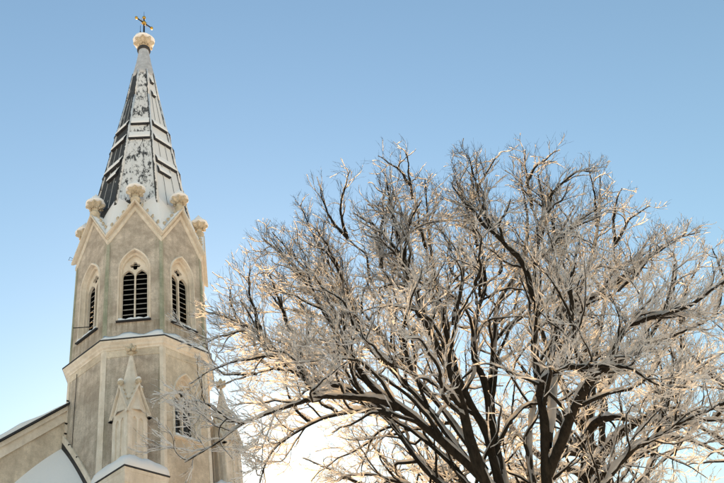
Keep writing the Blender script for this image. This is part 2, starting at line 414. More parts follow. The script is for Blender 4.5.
def roof_patch(seed):
    """snow lying on one gable roof and in the valley to its right"""
    rg = random.Random(seed); mb = MB()
    zq = ZG+.10; aq = rsp(zq)*math.cos(math.pi/8); d0 = AP+.165
    zv = ZG-.13-SL*d0*T22+.165
    Pp = Vector((0, -d0, ZG+.03)); Q = Vector((0, -aq+.03, zq+.05)); 
    Vr = Vector((d0*T22, -d0, zv)); zs_ = ZG+.75; rs = rsp(zs_)
    S = Vector((rs*math.sin(R(22.5)), -rs*math.cos(R(22.5)), zs_))
    def tri(a, b, c, nn, bul):
        k0 = len(mb.v); idx = {}
        for i in range(nn+1):
            for j in range(nn+1-i):
                u, v = i/nn, j/nn; w = 1-u-v; p = a*w+b*u+c*v; e = 27*u*v*w
                p = p+Vector((0, 0, 1))*(bul*e+.018*(rg.random()-.5)*(1 if 0 < i and 0 < j and i+j < nn else 0))
                idx[i, j] = len(mb.v); mb.v.append(tuple(p))
        for i in range(nn):
            for j in range(nn-i):
                mb.f.append((idx[i, j], idx[i+1, j], idx[i, j+1]))
                if i+j < nn-1: mb.f.append((idx[i+1, j], idx[i+1, j+1], idx[i, j+1]))
    fl = lambda v: Vector((-v.x, v.y, v.z))
    tri(Pp, Vr, Q, 7, .08); tri(Pp, fl(Vr), Q, 7, .08)
    tri(Q, Vr, S, 7, .10); tri(Q, fl(Vr), fl(S), 7, .10)
    bm = bmesh.new(); me = mb.mesh('roof_snow'); bm.from_mesh(me); bmesh.ops.remove_doubles(bm, verts=bm.verts, dist=.002)
    bmesh.ops.recalc_face_normals(bm, faces=bm.faces)
    if sum(f.normal.z for f in bm.faces) < 0: bmesh.ops.reverse_faces(bm, faces=bm.faces)
    bm.to_mesh(me); bm.free(); me.polygons.foreach_set('use_smooth', [True]*len(me.polygons)); return me
RS = roof_patch(1)
def carved_finial(sc):
    """carved leaf cup on a neck; returns (stone mesh, snow cap mesh)"""
    mb = MB()
    prof = [(.17, -.12), (.17, .10), (.20, .14), (.20, .18), (.13, .22), (.115, .36), (.14, .43), (.18, .47), (.25, .51), (.30, .58), (.315, .65), (.30, .70), (.28, .80)]
    lob = [None]*5+[None, (8, .12, 0), (8, .30, 0), (8, .26, 0), (8, .20, 0), (8, .14, 0), None, None]
    mb.lathe([(r*sc, z*sc) for r, z in prof], 48, lob)
    for k in range(8):                                # curled leaf tips and the small buds between them
        a = 2*math.pi*k/8; mb.blob((.335*sc*math.cos(a), .335*sc*math.sin(a), .60*sc), (.055*sc, .055*sc, .075*sc), 6, 4, k)
        a += math.pi/8; mb.blob((.19*sc*math.cos(a), .19*sc*math.sin(a), .43*sc), (.045*sc, .045*sc, .045*sc), 6, 4, k+20)
    st = mb.mesh('carved_cup', True)
    mb = MB(); mb.lathe([(r*sc, z*sc) for r, z in [(.29, .645), (.375, .655), (.395, .71), (.37, .78), (.30, .85), (.235, .89), (.20, .93), (.195, 1.01), (.15, 1.09), (.085, 1.13), (.06, 1.22), (.015, 1.30)]], 20,
                       [None, (5, .03, 1), (5, .04, 1), (3, .05, 0), (3, .06, 0), (3, .06, 1), (2, .07, 0), (2, .07, 0), None, None, None, None])
    return st, mb.mesh('snow_cap', True)
CUP, CAP = carved_finial(.93)
def crocket():
    mb = MB(); mb.blob((0, 0, .05), (.055, .055, .075), 7, 4, 4, .2); mb.blob((.02, -.035, .09), (.04, .05, .04), 6, 4, 9, .2); return mb.mesh('crocket', True)
CRK = crocket()
for k in range(8):
    deg = 45*k; g = empty('gable', parent=church, rz=R(deg))
    link('coping', cop, g, 'trim'); link('rake_moulding', ban, g, 'trim'); link('roof_snow', RS, g, 'snow')
    for sg in (-1, 1):
        for i in range(4):
            s = sg*(.24+.19*i); c = link('crocket', CRK, g, 'carve')
            c.location = (s, -(AP-.0+.02*i), ZG+.02-SL*abs(s)+.12+.02*i)
    f = empty('gable_finial', parent=church); a = R(deg); d = AP+.0
    f.location = (d*math.sin(a), -d*math.cos(a), ZG-.05); f.rotation_euler = (0, 0, a)
    link('carved_cup', CUP, f, 'carve'); link('snow_cap', CAP, f, 'snow')
# old wires on the left gable foot
mb = MB()
for a, b in (((0, 0, 0), (-.25, -.15, .12)), ((-.25, -.15, .12), (-.33, -.1, -.1)), ((-.33, -.1, -.1), (0, 0, -.02))): mb.tube(a, b, .012, .012, 5)
o = mb.obj('wire_bracket', 'iron', church); o.location = (-2.3, -1.02, 21.12); o.scale = (.6, .6, .6)

# ---- spire --------------------------------------------------------------
spire = empty('spire', (0, 0, 0), 0, church)
ZC = 33.25
mb = MB()
V = [p for z in (21.3, 24, 27, 31, ZC) for p in octa(rsp(z), z)]
mb.add(V, [(i*8+k, i*8+(k+1) % 8, (i+1)*8+(k+1) % 8, (i+1)*8+k) for i in range(4) for k in range(8)])
mb.obj('roof_plates', 'spire', spire)
mb = MB(); mb.lathe([(rsp(ZC)*1.0, ZC-.3), (rsp(ZC)*1.03, ZC), (.36, 34.3), (.25, 35.28), (.25, 35.5)], 24); mb.obj('lead_cap', 'lead', spire, True)
mb = MB(); mb.lathe([(.24, 35.30), (.31, 35.32), (.33, 35.40), (.30, 35.52), (.22, 35.54)], 20); mb.obj('collar', 'flashing', spire, True)
for k in range(8):
    mb = MB(); a = R(22.5+45*k)
    P = lambda z, e=0: ((rsp(z)+e)*math.sin(a), -(rsp(z)+e)*math.cos(a), z)
    mb.tube(P(22.9), P(31), .07, .055, 8); mb.tube(P(31), P(ZC), .055, .045, 8); mb.obj('ridge_roll', 'spire', spire, True)
def on_face(deg, z, s, e):     # point on spire face, e outward
    d = rsp(z)*math.cos(math.pi/8)+e; a = R(deg); return Vector((d*math.sin(a)+s*math.cos(a), -d*math.cos(a)+s*math.sin(a), z))
for k in range(8):
    for u in (-.33, .33):
        mb = MB(); deg = 45*k; w = lambda z: rsp(z)*math.sin(math.pi/8)
        for z0, z1 in ((23.2, 27.35), (28.9, 31.0)):
            ring = lambda z: [on_face(deg, z, u*w(z)-.018, -.01), on_face(deg, z, u*w(z)-.018, .022), on_face(deg, z, u*w(z)+.018, .022), on_face(deg, z, u*w(z)+.018, -.01)]
            mb.prism(ring(z0), ring(z1))
        mb.obj('batten', 'spire', spire)
def ledge(deg, z, part=1.0, off=0.0):
    w = rsp(z)*math.sin(math.pi/8)*.84*part; c = off*rsp(z)*math.sin(math.pi/8); mb = MB()
    mb.prism([on_face(deg, z, c-w, -.02), on_face(deg, z+.02, c-w, .115), on_face(deg, z+.02, c+w, .115), on_face(deg, z, c+w, -.02)],
             [on_face(deg, z+.55, c-w*.97, -.02), on_face(deg, z+.06, c-w, .12), on_face(deg, z+.06, c+w, .12), on_face(deg, z+.55, c+w*.97, -.02)])
    o = mb.obj('vent_ledge', 'flashing', spire)
    mb = MB(); N = 9; V = []; rg = random.Random(deg*7+int(z*10))
    for i in range(N+1):
        x = c-w*1.005+2.01*w*i/N; t = .018+.03*rg.random()
        V += [on_face(deg, z+.045, x, .122), on_face(deg, z+.075, x, .124+t*.3), on_face(deg, z+.31, x, .055+t*.8), on_face(deg, z+.64, x, -.01)]
    mb.add(V, [(i*4+k, i*4+k+1, (i+1)*4+k+1, (i+1)*4+k) for i in range(N) for k in range(3)])
    mb.obj('snow', 'snow', o, True)
for deg in range(0, 360, 45):
    ledge(deg, 28.45); ledge(deg, 27.35)
    if deg != 0:
        ledge(deg, 25.75); ledge(deg, 25.05, .55, -.3 if deg == 45 else .2)
        if deg == 45:
            ledge(deg, 31.0, .35, -.1); ledge(deg, 32.1, .35, -.1)

# ---- top finial and cross -------------------------------------------------
CUP2, CAP2 = carved_finial(1.36)
tf = empty('top_finial', (0, 0, 35.22), 0, church)
link('carved_cup', CUP2, tf, 'carve'); link('snow_cap', CAP2, tf, 'snow')
cx = empty('cross', (0, 0, 36.55), 0, church)
arm = Vector((.481, .731, 0)).normalized(); arm.rotate(Matrix.Rotation(-math.asin(.23683), 3, 'Z'))
mb = MB(); mb.tube((0, 0, 0), (0, 0, 1.75), .05, .035, 8); mb.tube((0, 0, 1.7), (0, 0, 2.35), .015, .006, 6); mb.obj('shaft', 'iron', cx)
mb = MB(); c = Vector((0, 0, 1.30)); mb.tube(c-arm*.44, c+arm*.44, .035, .035, 8); mb.obj('crossarm', 'iron', cx)
for nm, p, r in (('gilded_boss', c, .12), ('gilded_knob', c-arm*.47, .085), ('gilded_knob', c+arm*.47, .085), ('gilded_knob', Vector((0, 0, 1.78)), .095)):
    mb = MB(); mb.blob(p, (r, r, r), 10, 7, 1, .04); mb.obj(nm, 'gold', cx, True)
for sg in (-1, 1):
    mb = MB(); q = c+arm*.2*sg; mb.tube(c+Vector((0, 0, -.05)), q+Vector((0, 0, .2)), .018, .012, 5); mb.tube(c+Vector((0, 0, .05)), q-Vector((0, 0, .2)), .018, .012, 5); mb.obj('ray', 'gold', cx)
mb = MB(); mb.tube(arm*-.22+Vector((0, 0, .05)), arm*-.22+Vector((0, 0, .85)), .012, .012, 5); mb.blob(arm*-.22+Vector((0, 0, .3)), (.035, .035, .05), 6, 4); mb.obj('lightning_rod', 'iron', cx)

# ---- corner piers with pinnacles ------------------------------------------
def sq(h, z, cd): return [(h, -cd, z), (0, -cd+h, z), (-h, -cd, z), (0, -cd-h, z)]       # corner-on square
def pier(deg):
    p = empty('corner_pier', (0, 0, 0), R(deg), church); cd = 2.48
    mb = MB(); mb.prism(sq(.98, 0, cd), sq(.98, 11.28, cd)); mb.obj('shaft', 'trim', p)
    mb = MB(); mb.prism(sq(1.0, 11.1, cd), sq(1.05, 11.4, cd)); mb.prism(sq(1.06, 11.402, cd), sq(1.08, 11.5, cd)); mb.obj('capping', 'trim', p)
    mb = MB(); mb.prism(sq(1.10, 11.503, cd), sq(1.11, 11.545, cd)); mb.obj('flashing', 'flashing', p)
    mb = MB(); N = 10; rg = random.Random(deg); V = []
    lev = [(1.10, 11.548), (1.13, 11.64), (1.07, 11.78), (.85, 11.95), (.55, 12.10), (.30, 12.15)]
    for h, z in lev:
        base = sq(h, z, cd)
        for e in range(4):
            a, b = Vector(base[e]), Vector(base[(e+1) % 4])
            for i in range(N):
                q = a.lerp(b, i/N); q.z += .03*math.sin(i*1.3+e*2+h*7)+.015*rg.random() if z > 11.6 else 0
                if i == 0 and z > 11.6: q = q.lerp(Vector((0, -cd, q.z)), .05)
                V.append(q)
    n = 4*N; mb.add(V, [(i*n+k, i*n+(k+1) % n, (i+1)*n+(k+1) % n, (i+1)*n+k) for i in range(len(lev)-1) for k in range(n)]+[tuple(range((len(lev)-1)*n, len(lev)*n))])
    mb.obj('snow', 'snow', p, True)
def pinnacle(deg):
    p = empty('pinnacle', (0, 0, 0), R(deg), church); cd = 2.65; h = .48; ZP = 13.45
    mb = MB(); mb.prism(sq(h-.03, 11.5, cd), sq(h-.03, ZP+.1, cd)); mb.obj('shaft', 'trim', p)
    ap = h/math.sqrt(2); hw = ap
    for q in range(4):
        rot = Matrix.Rotation(R(45+90*q), 4, 'Z'); mat = Matrix.Translation((0, -cd, 0)) @ rot
        def put(name, mb, mt, parent=p, smooth=False):
            o = mb.obj(name, mt, parent, smooth); o.matrix_local = mat; return o
        lan = [arch(.085, 11.8, 13.15, 4, 1, -.115), arch(.085, 11.8, 13.15, 4, 1, .115)]
        mb = MB(); plate(mb, [(-hw, 11.55), (hw, 11.55), (hw, ZP), (0, ZP+.86), (-hw, ZP)], lan, -ap-.02, -ap+.035); gb = put('gablet', mb, 'trim')
        mb = MB(); plate(mb, [(-hw+.02, ZP-.2), (hw-.02, ZP-.2), (hw-.02, ZP), (0, ZP+.82), (-hw+.02, ZP)], [], -ap+.02, -ap+.06); put('gablet_panel', mb, 'trim')
        # coping on the gablet, small drip ends, knob and crockets
        mb = MB(); s2 = 2.35
        for sg in (-1, 1):
            e = hw+.075; za = ZP+.93
            mb.prism([(0, -ap-.09, za-.03), (0, -ap+.04, za-.03), (0, -ap+.04, za+.06), (0, -ap-.09, za+.06)],
                     [(sg*e, -ap-.09, za-.03-s2*e), (sg*e, -ap+.04, za-.03-s2*e), (sg*e, -ap+.04, za+.06-s2*e), (sg*e, -ap-.09, za+.06-s2*e)])
        cpo = put('coping', mb, 'trim')
        for sg in (-1, 1):
            if (q, sg) in ((0, -1), (3, 1)): continue
            mb = MB(); mb.box(sg*(hw+.055)-.05, sg*(hw+.055)+.05, -ap-.10, -ap+.02, ZP+.93-s2*e-.055, ZP+.93-s2*e-.03); put('drip', mb, 'flashing')
        mb = MB(); mb.lathe([(.035, ZP+.85), (.035, ZP+.98), (.09, ZP+1.02), (.10, ZP+1.08), (.05, ZP+1.13), (.01, ZP+1.16)], 10, None, (0, -ap-.03, 0)); put('knob', mb, 'carve', smooth=True)
        mb = MB(); mb.blob((0, -ap-.03, ZP+1.14), (.085, .085, .055), 8, 4, q); put('snow_cap', mb, 'snow', smooth=True)
        for sg in (-1, 1):
            for i in range(3):
                s = sg*(.09+.08*i); c = link('crocket', CRK, p, 'carve'); c.matrix_local = mat @ Matrix.Translation((s, -ap+.03, ZP+.97-s2*abs(s))) @ Matrix.Scale(.55, 4)
    mb = MB(); mb.add([(.46*math.sin(R(45*k)), -cd-.46*math.cos(R(45*k)), ZP+.05) for k in range(8)]+[(.045*math.sin(R(45*k)), -cd-.045*math.cos(R(45*k)), 15.62) for k in range(8)],
                     [(k, (k+1) % 8, 8+(k+1) % 8, 8+k) for k in range(8)]); mb.obj('spirelet', 'trim', p)
    mb = MB(); mb.lathe([(.05, 15.5), (.05, 15.66), (.10, 15.70), (.05, 15.75), (.06, 15.85), (.08, 15.95), (.02, 16.06)], 10, None, (0, -cd, 0))
    for k in range(4):
        a = R(45+90*k); mb.blob((.12*math.cos(a), -cd+.12*math.sin(a), 15.80), (.085, .085, .07), 7, 5, k, .15); mb.blob((.19*math.cos(a), -cd+.19*math.sin(a), 15.84), (.05, .05, .05), 6, 4, k, .15)
    mb.obj('fleuron', 'carve', p, True)
for d in (0, 90): pier(d); pinnacle(d)
mb = MB(); mb.prism(sq(2.28*math.sqrt(2), 0, 0), sq(2.28*math.sqrt(2), 10.95, 0)); mb.obj('tower_base', 'render', church)

# ---- nave behind the tower ---------------------------------------------
nave = empty('nave', (0, 0, 0), R(45), church)         # local -y = facing +45 deg; local x negative = outwards to the left
W0 = .95; NW = 6.6; NL = 24; SLP = .88; ZR = 17.11
mb = MB(); prof = [(-NW, 0), (NW, 0), (NW, ZR-.1-SLP*NW), (0, ZR-.1), (-NW, ZR-.1-SLP*NW)]
mb.prism([(x, W0, z) for x, z in prof], [(x, W0+NL, z) for x, z in prof]); mb.obj('wall', 'render_band_lit', nave)  # same lighter render, warm light on this wall painted into its colour
def slab(x0, x1, y0, y1, o0, o1, slope=SLP, zr=ZR):
    mb = MB()
    for sg in (-1, 1):
        mb.prism([(sg*x0, y0, zr+o0-slope*x0), (sg*x1, y0, zr+o0-slope*x1), (sg*x1, y1, zr+o0-slope*x1), (sg*x0, y1, zr+o0-slope*x0)],
                 [(sg*x0, y0, zr+o1-slope*x0), (sg*x1, y0, zr+o1-slope*x1), (sg*x1, y1, zr+o1-slope*x1), (sg*x0, y1, zr+o1-slope*x0)])
    return mb
slab(0, NW+.4, W0-.22, W0+NL+.2, -.07, .0).obj('roof', 'flashing', nave)
slab(0, NW, W0-.06, W0+.02, -.62, -.27).obj('rake_band', 'trim', nave)
slab(0, NW, W0-.13, W0+.02, -.27, -.10).obj('rake_cornice', 'trim', nave)
mb = MB(); N = 30
V = []
for i in range(N+1):
    x = -(1.2+(NW+.4-1.2)*i/N); th = .02+.16*min(1, max(0, (-x-2.5)/1.2))+.02*math.sin(i*1.1)
    for y, k in ((W0-.20, 0), (W0-.19, .8), (W0-.05, 1), (W0+3, 1), (W0+NL, 1)): V.append((x, y, ZR+.004+SLP*x+th*k))
mb.add(V, [(i*5+k, i*5+k+1, (i+1)*5+k+1, (i+1)*5+k) for i in range(N) for k in range(4)]); mb.obj('roof_snow', 'snow', nave, True)

# ---- stair annexe in the corner between nave and tower: steep snow-laden hipped roof ----
annex = empty('stair_annexe', (0, 0, 0), R(45), church)
def zan(x, y):                     # x: local (negative = out), y: local (-s)
    o = -x-2.2; s = -y+.97
    return 13.62-.80*o-.17*o*o*.8-1.18*s-.10*s*s
mb = MB(); N = 22; V = []
for i in range(N+1):
    for j in range(N+1):
        o = 3.0*i/N; s = 2.1*j/N; x = -2.2-o; y = .97-s; z = zan(x, y)+.03*math.sin(3*o+1)*math.sin(2.5*s)+.06
        V.append((x, y, z))
mb.add(V, [(i*(N+1)+j, (i+1)*(N+1)+j, (i+1)*(N+1)+j+1, i*(N+1)+j+1) for i in range(N) for j in range(N)])
k = len(mb.v); mb.obj('roof_snow', 'snow', annex, True)
mb = MB(); c4 = [(-2.2, .97), (-5.2, .97), (-5.2, -1.13), (-2.2, -1.13)]
mb.prism([(x, y, 0) for x, y in c4], [(x, y, zan(x, y)-.12) for x, y in c4]); mb.obj('wall', 'render', annex)
mb = MB()
for j in range(10):
    y0, y1 = .93-2.0*j/10, .93-2.0*(j+1)/10; z0, z1 = zan(-2.2, y0)+.02, zan(-2.2, y1)+.02
    mb.prism([(-AP-.005, y0, z0-.1), (-AP-.05, y0, z0-.1), (-AP-.05, y0, z0+.20), (-AP-.005, y0, z0+.20)], [(-AP-.005, y1, z1-.1), (-AP-.05, y1, z1-.1), (-AP-.05, y1, z1+.20), (-AP-.005, y1, z1+.20)])
mb.obj('flashing', 'flashing', annex)
mb = MB()
for j in range(10):
    y0, y1 = .93-2.0*j/10, .93-2.0*(j+1)/10; z0, z1 = zan(-2.2, y0)+.24, zan(-2.2, y1)+.24
    mb.prism([(-AP-.005, y0, z0), (-AP-.06, y0, z0), (-AP-.06, y0, z0+.24), (-AP-.005, y0, z0+.24)], [(-AP-.005, y1, z1), (-AP-.06, y1, z1), (-AP-.06, y1, z1+.24), (-AP-.005, y1, z1+.24)])
mb.obj('moulding', 'trim', annex)
# lightning conductor down the left face, hooks along the corner, prop at the left window
mb = MB(); fp = lambda s, z, d=AP+.03: (s, -d, z)
mb.tube(fp(-.42, 16.0), fp(-.42, 12.2), .010, .010, 5); o = mb.obj('lightning_cable', 'iron', church); o.rotation_euler = (0, 0, R(-45))
for z in (15.2, 14.4, 14.05, 13.55, 12.95):
    mb = MB(); mb.tube(fp(-.80+max(0, 13.9-z)*.75, z, AP), fp(-.80+max(0, 13.9-z)*.75, z, AP+.08), .025, .025, 6); o = mb.obj('wall_hook', 'iron', church); o.rotation_euler = (0, 0, R(-45))
mb = MB(); mb.tube(fp(.12, 17.62, AP-.1), fp(-.22, 17.55, AP+.42), .016, .016, 6); o = mb.obj('window_stay', 'iron', church); o.rotation_euler = (0, 0, R(-45))

# ================================================================== trees
rng = np.random.default_rng(11)
camr = np.array([fwd, cr, cu]); FW, CR, CU = [np.array(v) for v in (fwd, cr, cu)]
def at(x, y, Y):
    d = FW+CR*(x-362)/F_PX-CU*(y-241.5)/F_PX; return np.array([0, 0, CAM_Z])+d*(Y/d[1])
def unit(v): return v/np.maximum(np.linalg.norm(v, axis=-1, keepdims=True), 1e-9)
UP = np.array([0, 0, 1.])
def fast_mesh(name, V, Q, smooth=True):
    """V (n,3) float, Q (m,4) int quads"""
    me = bpy.data.meshes.new(name); me.vertices.add(len(V)); me.vertices.foreach_set('co', V.astype(np.float32).ravel())
    me.loops.add(Q.size); me.loops.foreach_set('vertex_index', Q.astype(np.int32).ravel())
    me.polygons.add(len(Q)); me.polygons.foreach_set('loop_start', np.arange(0, Q.size, 4, dtype=np.int32))
    me.polygons.foreach_set('use_smooth', np.full(len(Q), smooth)); me.update(calc_edges=True); return me
def tubes(P, Rw, sides, Rh=None, frame=None, roll=None):
    """P (N,K,3) centre lines, Rw (N,K) radii (Rh second radius); returns V, Q"""
    N, K, _ = P.shape
    t = unit(np.gradient(P, axis=1))
    if frame is None:
        n = np.empty_like(P); a = np.where(np.abs(t[:, 0, 2:3]) > .9, np.array([[1., 0, 0]]), np.array([[0, 0, 1.]]))
        n[:, 0] = unit(a-(a*t[:, 0]).sum(-1, keepdims=True)*t[:, 0])
        for k in range(1, K): n[:, k] = unit(n[:, k-1]-(n[:, k-1]*t[:, k]).sum(-1, keepdims=True)*t[:, k])
    else: n = frame
    b = np.cross(t, n); Rh = Rw if Rh is None else Rh
    ang = 2*np.pi*np.arange(sides)/sides
    V = P[:, :, None]+n[:, :, None]*(Rh[..., None]*np.cos(ang))[..., None]+b[:, :, None]*(Rw[..., None]*np.sin(ang))[..., None]
    i = np.arange(N*(K-1)); base = (i//(K-1))*K*sides+(i % (K-1))*sides
    j = np.arange(sides); j2 = (j+1) % sides
    Q = np.stack([base[:, None]+j, base[:, None]+j2, base[:, None]+sides+j2, base[:, None]+sides+j], -1).reshape(-1, 4)
    return V.reshape(-1, 3), Q
class Acc:
    def __init__(s): s.V = []; s.Q = []; s.n = 0
    def add(s, V, Q): s.V.append(V); s.Q.append(Q+s.n); s.n += len(V)
    def obj(s, name, mat, parent):
        if not s.V: return None
        return link(name, fast_mesh(name, np.concatenate(s.V), np.concatenate(s.Q)), parent, mat)
WIND = np.array([.35, -.1, 0])
def snow_on(P, Rb, sides, thick, cover, seed):
    """snow lying along the upper side of branches, in uneven runs"""
    g = np.random.default_rng(seed); N, K, _ = P.shape; t = unit(np.gradient(P, axis=1))
    u = UP+WIND; n = unit(u-(u*t).sum(-1, keepdims=True)*t)
    flat = np.sqrt(np.clip(1-t[..., 2]**2, 0, 1))
    ph = g.uniform(0, 6.28, (N, 1)); fr = g.uniform(.6, 1.9, (N, 1)); kk = np.arange(K)[None]
    w = .62+.38*np.sin(ph+fr*kk)+.38*g.uniform(-1, 1, (N, K))
    amt = np.clip(w+cover-.5, .0, 1.25)*np.clip((flat-.24)*1.6, 0, 1)
    amt = amt*np.where(Rb > .09, np.clip((flat-.36)*3, 0, 1), 1); amt[:, 0] = 0
    th = np.minimum(thick, .019+Rb*.9)[...]*amt
    hw = np.where(th > .002, np.minimum(Rb*.98+th*.4, Rb*1.08+.022), Rb*.3); hh = th*.62+Rb*.3
    c = P+n*((Rb*.55+th*.38)*np.where(th > .002, 1, 0))[..., None]
    return tubes(c, hw, sides, hh, n)
def smooth_line(pts, n=44, wig=.05, g=rng):
    P = np.array(pts, float); d = np.r_[0, np.cumsum(np.linalg.norm(np.diff(P, axis=0), axis=1))]; tt = np.linspace(0, d[-1], n)
    ext = np.vstack([2*P[0]-P[1], P, 2*P[-1]-P[-2]]); de = np.r_[-d[1], d, 2*d[-1]-d[-2]]; out = []
    for t in tt:
        i = min(max(np.searchsorted(d, t)-1, 0), len(P)-2); a = (t-d[i])/(d[i+1]-d[i]); p0, p1, p2, p3 = ext[i:i+4]
        out.append(.5*((2*p1)+(-p0+p2)*a+(2*p0-5*p1+4*p2-p3)*a*a+(-p0+3*p1-3*p2+p3)*a**3))
    out = np.array(out); w = g.normal(0, 1, (n, 3)); w = np.cumsum(w, 0); w -= np.linspace(0, 1, n)[:, None]*w[-1]; ker = np.ones(5)/5
    w = np.stack([np.convolve(w[:, k], ker, 'same') for k in range(3)], 1)*wig*.22; w[0] = w[-1] = 0
    return out+w
def grow(P, Rr, t0, spacing, ang, Lfun, K, env, up, outw, wander, rfac, seed, rmin, C, t1=1.0, keep=None):
    """children of the branches P (N,K,3); returns their centre lines and radii"""
    g = np.random.default_rng(seed); N, Kp, _ = P.shape
    seg = np.linalg.norm(np.diff(P, axis=1), axis=2); L = seg.sum(1)
    n = np.maximum(1, np.round(L*(t1-t0)/spacing*g.uniform(.8, 1.2, N))).astype(int)
    idx = np.repeat(np.arange(N), n); j = np.concatenate([np.arange(k) for k in n]); nn = n[idx]
    t = t0+(t1-t0)*(j+g.uniform(.1, .95, len(j)))/nn; x = t*(Kp-1); i = np.minimum(x.astype(int), Kp-2); a = (x-i)[:, None]
    p0 = P[idx, i]*(1-a)+P[idx, i+1]*a; tan = unit(P[idx, i+1]-P[idx, i]); r0 = Rr[idx, i]*(1-a[:, 0])+Rr[idx, i+1]*a[:, 0]
    uu = np.cross(tan, UP); uu = np.where(np.linalg.norm(uu, axis=1, keepdims=True) < .1, np.array([[1., 0, 0]]), uu); uu = unit(uu); vv = np.cross(uu, tan)
    az = j*2.4+g.uniform(0, 6.28, N)[idx]+g.uniform(-.6, .6, len(j))
    an = g.uniform(ang[0], ang[1], len(j))
    out_ = unit(p0-C)
    d = unit(np.cos(an)[:, None]*tan+np.sin(an)[:, None]*(np.cos(az)[:, None]*uu+np.sin(az)[:, None]*vv)+outw*out_+up*UP)
    ln = Lfun(t, L[idx], g)
    for _ in range(5):
        far = env(p0+d*ln[:, None]) > 1; ln = np.where(far, ln*.74, ln)
    ok = (ln > rmin[1]) & (env(p0) < 1.12)
    if keep is not None: ok &= g.uniform(0, 1, len(ok)) < keep(p0)
    p0, d, ln, r0, an = p0[ok], d[ok], ln[ok], r0[ok], an[ok]
    M_ = len(p0); out = np.empty((M_, K, 3)); out[:, 0] = p0; cur = d; st = (ln/(K-1))[:, None]
    bend = g.normal(0, 1, (M_, 3))*wander*.5
    for k in range(1, K):
        cur = unit(cur+g.normal(0, 1, (M_, 3))*wander+bend+UP*up*.35+unit(out[:, k-1]-C)*outw*.2); out[:, k] = out[:, k-1]+cur*st
    rb = np.minimum(r0*rfac[0], rfac[1]*ln+rmin[0]); rb = np.maximum(rb, rmin[0])
    rr = rb[:, None]*(1-.78*np.linspace(0, 1, K)[None]**.9); rr = np.maximum(rr, rmin[0]*.5)
    return out, rr

def build_limb(tree, pts, r0, r1, C, env0, seed, dens, snow, twig_keep=None, wig=.05, reach=.5, t0=.16, name='limb'):
    """one limb of a tree with its boughs, branches and twigs and the snow on them"""
    path = smooth_line(pts, 30, 0)
    def env(p, e=env0):
        p = np.asarray(p); d = np.full(p.shape[0], 1e9)
        for q in path[8:]: d = np.minimum(d, np.linalg.norm(p-q, axis=1))
        return np.minimum(e(p), d/reach)
    g = np.random.default_rng(seed); P = smooth_line(pts, 44, wig, g)[None]; K = P.shape[1]
    u = np.linspace(0, 1, K)[None]; Rr = (r0*(1-u)**1.05+r1*.7)*(1+.05*np.sin(u*37+seed)+.04*g.normal(0, 1, (1, K)))
    a = Acc(); V, Q = tubes(P, Rr, 12); a.add(V+g.normal(0, .004, V.shape), Q); limb = a.obj(name, 'bark', tree)
    if twig_keep is None: twig_keep = lambda p: np.clip((env0(p)-.40)/.45, .10, 1)
    boughs, rb = grow(P, Rr, t0, .46/dens, (.5, .95), lambda t, L, g: (1.0+.32*L*(1-t)**.7)*g.uniform(.5, 1.15, len(t)), 16, env, .09, .16, .19, (.6, .015), seed+1, (.010, .45), C)
    bran, rc = grow(boughs, rb, .10, .175/dens, (.45, .9), lambda t, L, g: (.36+.34*L*(1-t))*g.uniform(.55, 1.25, len(t)), 8, env, .08, .20, .17, (.6, .0065), seed+2, (.0055, .2), C, 1.0, lambda p: np.clip((env0(p)-.15)/.5, .35, 1))
    br0, rc0 = grow(P, Rr, t0, .26/dens, (.7, 1.25), lambda t, L, g: g.uniform(.4, 1.2, len(t)), 8, env, .10, .18, .18, (.3, .0065), seed+3, (.0055, .2), C, 1.0, lambda p: np.clip((env0(p)-.25)/.5, .2, 1))
    bran = np.concatenate([bran, br0]); rc = np.concatenate([rc, rc0])
    twig, rd = grow(bran, rc, .10, .056/dens, (.28, .60), lambda t, L, g: (.24+.30*L*(1-t))*g.uniform(.5, 1.25, len(t)), 5, env, .11, .20, .14, (.7, .004), seed+4, (.0040, .1), C, 1.0, twig_keep)
    fine, re_ = grow(twig, rd, .2, .11/dens, (.25, .55), lambda t, L, g: g.uniform(.10, .30, len(t)), 3, env, .10, .14, .14, (.8, .003), seed+5, (.0032, .06), C, 1.0, twig_keep)
    b = Acc(); b.add(*tubes(boughs, rb, 6)); o = b.obj('branches', 'bark', limb); o['kind'] = 'stuff'
    b = Acc(); b.add(*tubes(bran, rc, 3)); b.add(*tubes(twig, rd, 3)); b.add(*tubes(fine, re_, 3)); o = b.obj('twigs', 'twig', limb); o['kind'] = 'stuff'
    s = Acc(); V, Q = snow_on(P, Rr, 10, .18*snow, .5, seed+6); s.add(V+g.normal(0, .007, V.shape), Q); s.add(*snow_on(boughs, rb, 6, .10*snow, .55, seed+7)); s.add(*snow_on(bran, rc*1.1, 4, .043*snow, .6, seed+8))
    rim = lambda p: np.clip(1-(p[:, 2]-11.5)/4.5, 0, 1)*.95+np.clip(.95-env0(p), 0, .5)*1.1
    top = np.clip(rim(twig[:, 1]), .05, 1)
    kp = g.uniform(0, 1, len(twig)) < .85*top; s.add(*snow_on(twig[kp], rd[kp]*1.35, 4, .017*snow, .45, seed+9))
    topf = np.clip(rim(fine[:, 1]), .0, 1); kp = g.uniform(0, 1, len(fine)) < .45*topf; s.add(*snow_on(fine[kp], re_[kp]*1.6, 3, .018*snow, .3, seed+10))
    o = s.obj('snow', 'snow_tree', limb); o['kind'] = 'stuff'
    global NTRI
    NTRI += 2*(sum(len(q) for q in a.Q)+len(twig)*12+len(fine)*6)+2*sum(len(q) for q in s.Q)
    return limb
NTRI = 0
